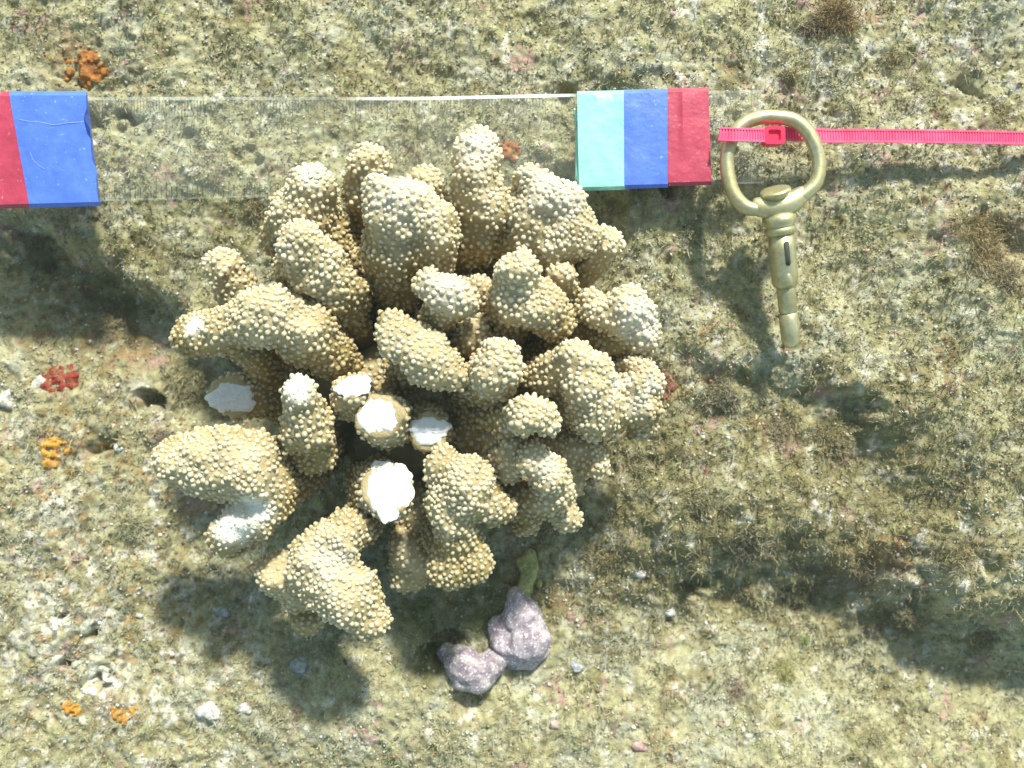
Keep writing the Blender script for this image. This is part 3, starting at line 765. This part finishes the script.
# fine lower edge of the blade
V = []
for i in range(n_+1):
    px = XL+(XR-XL)*i/n_; p = rp(px, 1, 0.0); q = rp(px, .982, .02); V += [p+(0, -.01, -.03), p+(0, -.01, .012), q+(0, 0, .012)]
f = [(i*3+s_, i*3+s_+1, (i+1)*3+s_+1, (i+1)*3+s_) for i in range(n_) for s_ in range(2)]
new_mesh('ruler_edge', np.array(V), faces=f, smooth=False, mat=bpy.data.materials['scuffed_edge'], parent=ruler, attrs={'scuff': np.full(len(V), .10)})
# ------------------------------------------------------------------ brass swivel snap
def mat_brass():
    m, t, b = mat('tarnished_brass', rough=.42, metallic=.72, spec=.5)
    n = noise_node(t, 130, 5, .65)
    r = ramp(t, n.outputs[0], [(.3, (.48,.43,.22)), (.55, (.62,.57,.33)), (.75, (.74,.70,.48))])
    n2_ = noise_node(t, 420, 4, .7); r2 = ramp(t, n2_.outputs[0], [(.38, (.45,.42,.33)), (.52, (1,1,1))])
    t.links.new(mixc(t, .3, r.outputs[0], r2.outputs[0], 'MULTIPLY'), b.inputs['Base Color'])
    rr_ = ramp(t, n.outputs[0], [(.35, (.6,)*3), (.65, (.28,)*3)]); t.links.new(rr_.outputs[0], b.inputs['Roughness'])
    bump(t, b, n2_.outputs[0], .25, .0004); return m
M_BRASS = mat_brass(); M_DARK, _, _ = mat('slot_shadow', (.06,.06,.045), .8)
snap = empty('swivel_snap', at(779, 225, 3.1), 'tarnished brass swivel snap with a large open ring, held by the pink cable tie', 'snap hook')
HZ = 3.35
rc = [(766,208,-.05),(748,208,0),(735,196,.02),(728.5,178,.02),(727,158,.02),(731,140,.02),(742,125,.02),(758,118,.02),(776,117,.02),(793,120,.02),(806,130,.02),(815,146,.02),(819,164,.02),(816,182,.02),(805,194,0),(792,203,-.05)]
pts = spline([at(x, y, HZ+dz) for x, y, dz in rc], 6)
V, f = tube(pts, rpx(7.2, HZ)); new_mesh('ring', V, faces=f, mat=M_BRASS, parent=snap)
# saddle that joins the ring ends round the swivel post
sadp = spline([at(752,205,HZ-.02), at(764,207,HZ+.02), at(779,206,HZ+.05), at(793,201,HZ+.02), at(806,191,HZ-.02)], 6)
n = len(sadp); rr = rpx(1, HZ)*(6.5 + 6.0*np.sin(np.linspace(0, math.pi, n))**.7)
V, f = tube(sadp, rr, 20, .72); new_mesh('saddle', V, faces=f, mat=M_BRASS, parent=snap)
V, f = lathe(at(776.5, 199, HZ+.02), at(775, 189, HZ+.16), [(0, .30), (.5, .44), (.75, .49), (.92, .46), (1, .34)]); new_mesh('post_button', V, faces=f, mat=M_BRASS, parent=snap)
A0, A1 = at(778.5, 213, HZ-.10), at(791.5, 347, 2.35)
def LA(t): return np.array(A0)+(np.array(A1)-np.array(A0))*t
u1 = rpx(1, 3.3)
V, f = lathe(A0, LA(.16), [(0, 12*u1), (.15, 16.5*u1), (.45, 17.2*u1), (.6, 14*u1), (.68, 15.6*u1), (.88, 16*u1), (1, 13*u1)]); new_mesh('collar', V, faces=f, mat=M_BRASS, parent=snap)
V, f = lathe(LA(.155), LA(.55), [(0, 13.2*u1), (.3, 13.6*u1), (.75, 13.4*u1), (.93, 12.6*u1), (1, 9*u1)]); new_mesh('barrel', V, faces=f, mat=M_BRASS, parent=snap)
V, f = lathe(LA(.54), LA(.745), [(0, 9*u1), (.1, 9.4*u1), (.92, 9.2*u1), (1, 7*u1)]); new_mesh('plunger', V, faces=f, mat=M_BRASS, parent=snap)
V, f = lathe(LA(.735), LA(1.0), [(0, 7.6*u1), (.05, 9.6*u1), (.75, 9.6*u1), (.92, 8.2*u1), (1, 5*u1)]); new_mesh('nose', V, faces=f, mat=M_BRASS, parent=snap)
# thumb slot in the barrel: dark recess with a raised rim and sliding knob
ax = LA(1)-LA(0); ax /= np.linalg.norm(ax); upv = np.array((0, 0, 1.)) - ax*ax[2]; upv /= np.linalg.norm(upv); sd_ = np.cross(ax, upv)
def slot(t0, t1, hw, lift_, nm, m, side=0.):
    c0, c1 = LA(t0), LA(t1); V = []
    for r_, h_ in ((1.0, 0), (.9, .05), (.0, .05)):
        for k_ in range(20):
            a = 2*math.pi*k_/20; e = c0 if math.sin(a) < 0 else c1
            q = e + ax*hw*math.sin(a)*r_ + sd_*(hw*math.cos(a)*r_+side)
            q = q if r_ else (c0+c1)/2+sd_*side
            V.append(q + upv*(lift_+h_*.4))
    f = [(i*20+s, i*20+(s+1) % 20, (i+1)*20+(s+1) % 20, (i+1)*20+s) for i in range(2) for s in range(20)]
    return new_mesh(nm, np.array(V), faces=f, mat=m, parent=snap)
slot(.22, .36, .085, 13.35*u1, 'gate_slot', M_DARK, -.02)
V, f = lathe(LA(.40)+upv*.30, LA(.535)+upv*.26, [(0, .03), (.2, .13), (.55, .17), (.85, .18), (1, .1)]); new_mesh('thumb_knob', V, faces=f, mat=M_BRASS, parent=snap)

# ------------------------------------------------------------------ pink cable tie
def mat_pink():
    m, t, b = mat('pink_nylon', (.95,.10,.22), .38, spec=.5)
    n = noise_node(t, 200, 3, .5); r = ramp(t, n.outputs[0], [(.3, (.90,.075,.19)), (.7, (.97,.15,.30))])
    t.links.new(r.outputs[0], b.inputs['Base Color']); b.inputs['Subsurface Weight'].default_value = .0; return m
M_PINK = mat_pink()
tie = empty('cable_tie', at(780, 137, 3.4), 'bright pink ridged cable tie threaded through the brass ring and running off to the right', 'cable tie')
def strap(name, pts, w_cm, th=.06, tooth=.095, teeth=True, smooth_end=0):
    pts = np.array(pts); seg = np.linalg.norm(np.diff(pts, axis=0), axis=1); cum = np.concatenate([[0], np.cumsum(seg)]); L = cum[-1]
    S = np.arange(0, L, tooth/4); V = []; ns = 8
    for i, s in enumerate(S):
        c = np.array([np.interp(s, cum, pts[:, k]) for k in range(3)]); c2 = np.array([np.interp(min(s+.1, L), cum, pts[:, k]) for k in range(3)]); c1 = np.array([np.interp(max(s-.1, 0), cum, pts[:, k]) for k in range(3)])
        d = c2-c1; d /= np.linalg.norm(d); sdv = np.cross((0, 0, 1.), d); sdv /= np.linalg.norm(sdv); up = np.cross(d, sdv)
        on = teeth and s < L-smooth_end
        h_ = .035*(i % 4 in (1, 2)) if on else .02
        for (a, b) in ((-1, 0), (-1, .07+th*.0), (-.74, .07), (-.7, .03+h_), (.7, .03+h_), (.74, .07), (1, .07), (1, 0)):
            V.append(c+sdv*a*w_cm/2+up*(b-.03))
    n = len(S)
    f = [(i*ns+j, i*ns+(j+1) % ns, (i+1)*ns+(j+1) % ns, (i+1)*ns+j) for i in range(n-1) for j in range(ns)]
    f += [tuple(range(ns))[::-1], tuple((n-1)*ns+j for j in range(ns))]
    return new_mesh(name, np.array(V), faces=f, smooth=False, mat=M_PINK, parent=tie)
strap('strap', [at(773,134.5,3.2), at(784,134,3.12), at(800,134.5,2.95), at(830,136,2.8), at(870,135.8,2.62), at(940,136.6,2.55), at(1012,138,2.35), at(1100,139.5,2.3)], rpx(13.5, 3.0), smooth_end=2.35)
strap('strap_tail', [at(719,134,3.68), at(730,134.5,3.8), at(748,135,3.8), at(764,135.5,3.62)], rpx(13.5, 3.75))
# locking head: bevelled block with a mouth
c = np.array(at(773, 136.5, 3.42)); hx, hy, hz_ = .33, .28, .19
V = []
for (sx, sy, z_) in [(1,1,-1), (1,1,1)]:
    for (x_, y_) in [(-1,-.75),(-.75,-1),(.75,-1),(1,-.75),(1,.75),(.75,1),(-.75,1),(-1,.75)]: V.append(c+np.array((x_*hx, y_*hy, z_*hz_)))
for (x_, y_) in [(-1,-.75),(-.75,-1),(.75,-1),(1,-.75),(1,.75),(.75,1),(-.75,1),(-1,.75)]: V.append(c+np.array((x_*hx*.6, y_*hy*.62, hz_)))
for (x_, y_) in [(-1,-.75),(-.75,-1),(.75,-1),(1,-.75),(1,.75),(.75,1),(-.75,1),(-1,.75)]: V.append(c+np.array((x_*hx*.55, y_*hy*.55, hz_*.4)))
f = [tuple(range(8))[::-1]] + [(r*8+s, r*8+(s+1) % 8, (r+1)*8+(s+1) % 8, (r+1)*8+s) for r in range(3) for s in range(8)] + [tuple(24+s for s in range(8))]
M_HEAD, _, _ = mat('red_nylon', (.90,.02,.09), .35)
new_mesh('locking_head', np.array(V), faces=f, smooth=False, mat=M_HEAD, parent=tie)

# ------------------------------------------------------------------ lumps, sponges, pebbles, algae tufts
def lump(name, chain, colfn, label, cat, group=None, h=.07, k=.18, rough=.09, seed=0, freq=2.6, fine=.03):
    segs = []
    for ch in chain:
        pts = [(np.array(p), r) for (p, r) in ch]
        if len(pts) == 1: segs.append((pts[0][0], pts[0][0]+1e-4, pts[0][1], pts[0][1]))
        for a, b in zip(pts[:-1], pts[1:]): segs.append((a[0], b[0], a[1], b[1]))
    def fn(x, y, z):
        d = None
        for a, b, ra, rb in segs:
            s = capsule(x, y, z, a, b, ra, rb); d = s if d is None else smin(d, s, k)
        return d + rough*noise3(x*freq+seed, y*freq, z*freq) + fine*noise3(x*9, y*9+seed, z*9)
    E = np.array([s[i] for s in segs for i in (0, 1)]); rm = max(max(s[2], s[3]) for s in segs)+.25
    V, Q, _ = surface_nets(fn, E.min(0)-rm, E.max(0)+rm, h)
    o = new_mesh(name, V, tris=Q, mat=M_CRUST, colors={'col': colfn(V)})
    b = E.mean(0); b[2] = E[:, 2].min()
    rebase(o, tuple(b)); tag(o, label, cat, group); return o
def pc(px, py, r, dz=0., up=0.):
    p = on_rock(px, py); z = p[2]+up; q = np.array(at(px, py, z)); return (q, rpx(r, z))
def ccol(base, alt, fr=3., s=0, speck=None):
    def fnc(V):
        t = sm(.5+1.3*noise3(V[:,0]*fr+s, V[:,1]*fr, V[:,2]*fr))[:, None]
        c_ = np.array(base)*(1-t)+np.array(alt)*t
        if speck is not None:
            m_ = (rng.random(len(V)) < .10)[:, None]; c_ = np.where(m_, np.array(speck), c_)
        return np.clip(c_, 0, 1)
    return fnc
lump('coralline_knob', [[pc(516,598,11,up=.5), pc(522,615,17,up=.7), pc(527,638,24,up=.6)], [pc(500,628,12,up=.3), pc(508,645,14,up=.3), pc(515,655,14,up=.2)], [pc(540,650,9,up=.1), pc(530,662,8,up=.0)]], ccol((.30,.24,.28),(.48,.41,.43), 3, 1, (.8,.78,.8)),
     'lilac grey crust covered knob below the coral, the taller pear shaped one', 'coralline rock', seed=3, h=.055, rough=.09, freq=2.2, fine=.035, k=.3)
lump('coralline_knob', [[pc(447,652,9,up=.25), pc(462,664,15,up=.3), pc(478,674,16,up=.3), pc(494,662,13,up=.25)], [pc(462,680,9,up=.1)]], ccol((.28,.22,.26),(.45,.39,.38), 3, 2, (.75,.72,.72)),
     'smaller flat lilac crusted knob lying left of the pear shaped one', 'coralline rock', seed=8, h=.055, rough=.09, freq=2.4, fine=.035, k=.3)
lump('sponge', [[pc(531,556,7,up=.25), pc(529,572,7,up=.3), pc(524,588,8,up=.35)], [pc(522,562,5,up=.15)], [pc(538,584,4,up=.15)]], ccol((.30,.28,.07),(.40,.40,.20), 7, 3),
     'yellow green sponge lobe on top of the pear shaped knob', 'sponge', seed=5, h=.06)
def crust_patch(name, px, py, rx_, n_, size, c0, c1, label, cat, group=None, seed=0):
    rs = np.random.default_rng(seed); ch = []
    for i in range(int(n_*3.6)):
        a, q = rs.random()*6.28, math.sqrt(rs.random())
        ch.append([pc(px+math.cos(a)*q*rx_*1.25+2*math.sin(i), py+math.sin(a)*q*rx_, size*(.42+.5*rs.random()), up=-.04)])
    return lump(name, ch, ccol(c0, c1, 5, seed), label, cat, group, h=.05, k=.14, rough=.09, seed=seed, freq=5, fine=.06)
crust_patch('sponge', 60, 380, 15, 16, 3.6, (.25,.03,.02), (.30,.10,.05), 'dark red encrusting sponge at the left, below the blue tape', 'sponge', seed=21)
crust_patch('sponge', 55, 453, 14, 12, 3.4, (.62,.33,.05), (.45,.22,.07), 'orange yellow encrusting sponge at the left, under the dark red one', 'sponge', seed=22)
crust_patch('sponge', 86, 70, 17, 14, 4.0, (.42,.17,.035), (.30,.12,.04), 'rust orange sponge crust just above the blue tape', 'sponge', seed=23)
crust_patch('sponge', 509, 151, 8, 8, 3.2, (.34,.11,.035), (.42,.19,.07), 'small red brown sponge spot beyond the coral, left of the mint tape', 'sponge', seed=24)
crust_patch('sponge', 72, 708, 6, 6, 3.0, (.60,.27,.03), (.5,.24,.05), 'tiny orange sponge spot in the lower left corner', 'sponge', seed=25)
crust_patch('sponge', 125, 713, 9, 7, 2.8, (.50,.24,.04), (.34,.2,.06), 'ochre sponge spot lower left, right of the tiny orange one', 'sponge', seed=26)
crust_patch('sponge', 662, 385, 12, 9, 3.0, (.22,.09,.06), (.30,.14,.09), 'maroon sponge patch right beside the coral', 'sponge', seed=27)
for (px, py, r, cc, lb) in [(640,573,6.5,(.80,.78,.72),'white pebble to the right of the lilac knobs'),
                       (630,557,4,(.72,.58,.50),'small pinkish pebble just above the white one'),
                       (92,145,6,(.72,.62,.52),'pale shell fragment beside the blue tape'),
                       (222,610,7,(.45,.45,.45),'grey lilac pebble in the coral shadow'),
                       (300,665,9,(.46,.50,.48),'grey green pebble at the lower end of the coral shadow'),
                       (210,712,11,(.75,.72,.66),'largest white crust pebble, lower left'),
                       (245,708,7,(.60,.58,.54),'grey pebble right beside the largest white one'),
                       (140,614,5,(.80,.78,.72),'small white pebble in the open, lower left'),
                       (119,446,4.5,(.82,.80,.76),'tiny white shell beside the dark crack on the left'),
                       (8,400,11,(.72,.66,.58),'pinkish white encrusted pebble on the left edge of the rock'),
                       (40,383,7,(.80,.78,.66),'white crust chip touching the dark red sponge'),
                       (670,612,4.5,(.74,.74,.72),'thin white shell sliver standing right of the knobs'),
                       (578,665,7,(.46,.48,.50),'grey blue pebble below the pear shaped knob'),
                       (640,745,7,(.62,.40,.36),'pink coralline pebble at the bottom edge'),
                       (555,725,6,(.60,.44,.38),'small pink pebble at the bottom, left of the other pink one')]:
    lump('pebble', [[pc(px-r*.45, py, r*.7, up=-.04), pc(px+r*.4, py+r*.25, r*.6, up=-.05)], [pc(px+r*.1, py-r*.5, r*.45, up=-.05)]], ccol(cc, tuple(x*.6 for x in cc), 7, px), lb, 'pebble', 'pebbles and shell chips on the rock', h=.05, rough=.13, seed=px, k=.1)
# pale crust rings round the bore holes, lower left
for (px, py, r, lb) in [][:0] + [(92,634,13,'white crust rim round the upper right bore hole, lower left'), (61,615,11,'pale green crust rim round the upper left bore hole'), (66,661,12,'pale crust rim round the small lower bore hole'), (98,683,14,'pale crust rim round the lowest bore hole')]:
    ch = [[pc(px+math.cos(a)*r*(1.1+.3*math.sin(a*2+px)), py+math.sin(a)*r*(.9+.25*math.cos(a*3+px)), 2.6+1.6*math.sin(a*2+py), up=-.09)] for a in np.linspace(0, 5.3, 13)]
    lump('crust_rim', ch, ccol((.52,.53,.40),(.66,.65,.54), 6, px), lb, 'crust', 'crusted rims of bore holes', h=.06, rough=.05, seed=px, k=.15)

def tuft(px, py, rpx_, n_, hgt, pal_, label, seed=0, wd=.013):
    n_ = int(n_*1.5)
    ctr = on_rock(px, py); R_ = rpx(rpx_, ctr[2])
    a = rng.random(n_)*6.283; q = np.sqrt(rng.random(n_)); q = q*(.8+.3*np.sin(a*3+seed)+.2*np.sin(a*5+2*seed))*1.15
    x = ctr[0]+np.cos(a)*q*R_*.7; y = ctr[1]+np.sin(a)*q*R_*.7; z = surf_z(x, y)-.04
    D = np.stack([np.cos(a)*q*.9, np.sin(a)*q*.9, .75+0*a], 1)+.75*rng.normal(size=(n_, 3)); D /= np.linalg.norm(D, axis=1)[:, None]
    pl_ = np.array(pal_); cc = (pl_[rng.integers(0, len(pl_), n_)]*.7+.3*np.array((.44,.42,.28)))*(.75+.7*rng.random((n_, 1)))*1.1
    V, Fq, c_ = filaments(np.stack([x, y, z+.12*(1-q)], 1), D, .75*hgt*(.4+.7*rng.random(n_)), np.full(n_, wd)*(.7+.6*rng.random(n_)), cc, 4, 1.1)
    o = new_mesh('algae_tuft', V, tris=Fq, mat=M_TURF, colors={'col': c_}); rebase(o, tuple(ctr)); tag(o, label, 'algae', 'bushy algae tufts on the rock'); return o
OL = [(.30,.24,.10),(.36,.31,.15),(.24,.17,.08)]; GR = [(.26,.26,.13),(.36,.36,.22),(.20,.20,.11)]; RU = [(.36,.19,.06),(.28,.14,.05),(.30,.24,.10)]; MV = [(.26,.18,.13),(.30,.24,.18),(.22,.13,.10)]
for k_, (px, py, r, n_, h_, pl_, lb) in enumerate([
    (190,385,24,1400,.8,GR+OL,'grey green bushy algae tuft tucked under the long left coral branch'),
    (165,440,18,500,.5,MV,'brown mauve tuft left of the lower left coral blade'),
    (130,530,22,600,.5,GR,'green tuft left of the coral shadow'),
    (836,16,24,1500,.8,[(.28,.16,.05),(.22,.13,.05)],'rusty tuft at the top edge above the brass ring'),
    (812,28,12,400,.5,MV,'dark mauve tuft beside the rusty one at the top edge'),
    (790,75,12,250,.4,OL,'small ochre tuft above the brass ring'),
    (982,238,42,2600,.75,[(.22,.15,.05),(.26,.18,.07),(.30,.21,.09)],'large brown tuft under the pink strap at the right'),
    (1008,275,22,800,.6,OL+MV,'dark brown tuft at the right edge, under the large brown one'),
    (1000,112,14,350,.45,OL,'ochre tuft above the right end of the pink strap'),
    (895,60,14,300,.4,OL,'olive tuft at the upper right'),
    (720,395,26,900,.5,MV+GR,'dark mauve green tuft below the brass snap'),
    (830,440,30,900,.45,OL,'broad olive brown tuft right of the dark hollow'),
    (780,430,22,600,.45,MV+OL,'brown mauve tuft between the two hollows'),
    (640,470,20,600,.45,GR+OL,'pale green tuft to the right of the coral'),
    (610,560,18,500,.45,OL,'ochre tuft between coral and white pebble'),
    (750,550,30,900,.5,MV+GR,'grey mauve tuft hanging over the dark ledge'),
    (860,570,26,700,.5,OL+MV,'brown tuft on the ledge, farther right'),
    (960,560,22,500,.45,OL,'ochre tuft near the right edge above the ledge'),
    (785,672,18,450,.45,[(.36,.34,.10),(.30,.30,.10)],'yellow olive tuft below the ledge'),
    (735,690,14,350,.4,MV,'reddish brown tuft left of the yellow olive one'),
    (805,640,5,120,.3,[(.25,.38,.08)],'tiny bright green sprout below the ledge'),
    (690,235,20,500,.45,GR,'grey green tuft between the crimson tape and the snap'),
    (700,500,24,650,.45,OL+GR,'olive tuft midway between coral and ledge'),
    (255,210,16,350,.4,OL+MV,'brown tuft left of the upper coral branches'),
    (215,180,14,250,.35,OL,'tan tuft seen through the clear ruler'),
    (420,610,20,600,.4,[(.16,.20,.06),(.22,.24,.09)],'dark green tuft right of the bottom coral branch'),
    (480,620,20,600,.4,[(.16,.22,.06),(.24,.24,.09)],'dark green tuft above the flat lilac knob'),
    (330,650,16,300,.4,GR,'pale tuft right under the bottom coral branch'),
    (560,280,12,200,.35,GR,'sparse green tuft in the gap behind the right coral branches'),
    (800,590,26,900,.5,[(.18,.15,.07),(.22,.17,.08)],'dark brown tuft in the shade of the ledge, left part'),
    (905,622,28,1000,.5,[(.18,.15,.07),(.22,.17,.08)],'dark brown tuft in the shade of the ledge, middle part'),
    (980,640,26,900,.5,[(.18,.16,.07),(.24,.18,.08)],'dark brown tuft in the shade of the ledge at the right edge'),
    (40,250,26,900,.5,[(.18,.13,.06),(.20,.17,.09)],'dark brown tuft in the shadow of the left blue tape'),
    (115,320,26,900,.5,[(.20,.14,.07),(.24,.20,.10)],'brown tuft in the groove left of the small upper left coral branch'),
    (875,740,20,400,.35,OL+GR,'olive tuft near the bottom edge, right'),
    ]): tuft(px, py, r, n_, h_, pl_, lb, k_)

# ------------------------------------------------------------------ hazy sea water round the camera and the reef
def haze_box():
    x0, x1, y0, y1, z0, z1 = -470, 470, -470, 470, -115, 36
    V = [(x, y, z) for z in (z0, z1) for (x, y) in ((x0,y0),(x1,y0),(x1,y1),(x0,y1))]
    f = [(3,2,1,0),(4,5,6,7),(0,1,5,4),(1,2,6,5),(2,3,7,6),(3,0,4,7)]
    m = bpy.data.materials.new('sea_haze'); m.use_nodes = True; t = m.node_tree; t.nodes.clear()
    o = t.nodes.new('ShaderNodeOutputMaterial'); p = t.nodes.new('ShaderNodeVolumePrincipled')
    p.inputs['Color'].default_value = (.80,.95,.88,1); p.inputs['Density'].default_value = .055
    t.links.new(p.outputs[0], o.inputs['Volume'])
    tag(new_mesh('haze', V, faces=f, smooth=False, mat=m), kind='stuff', cat='haze', label='faint greenish haze of the sea water over the reef')
haze_box()
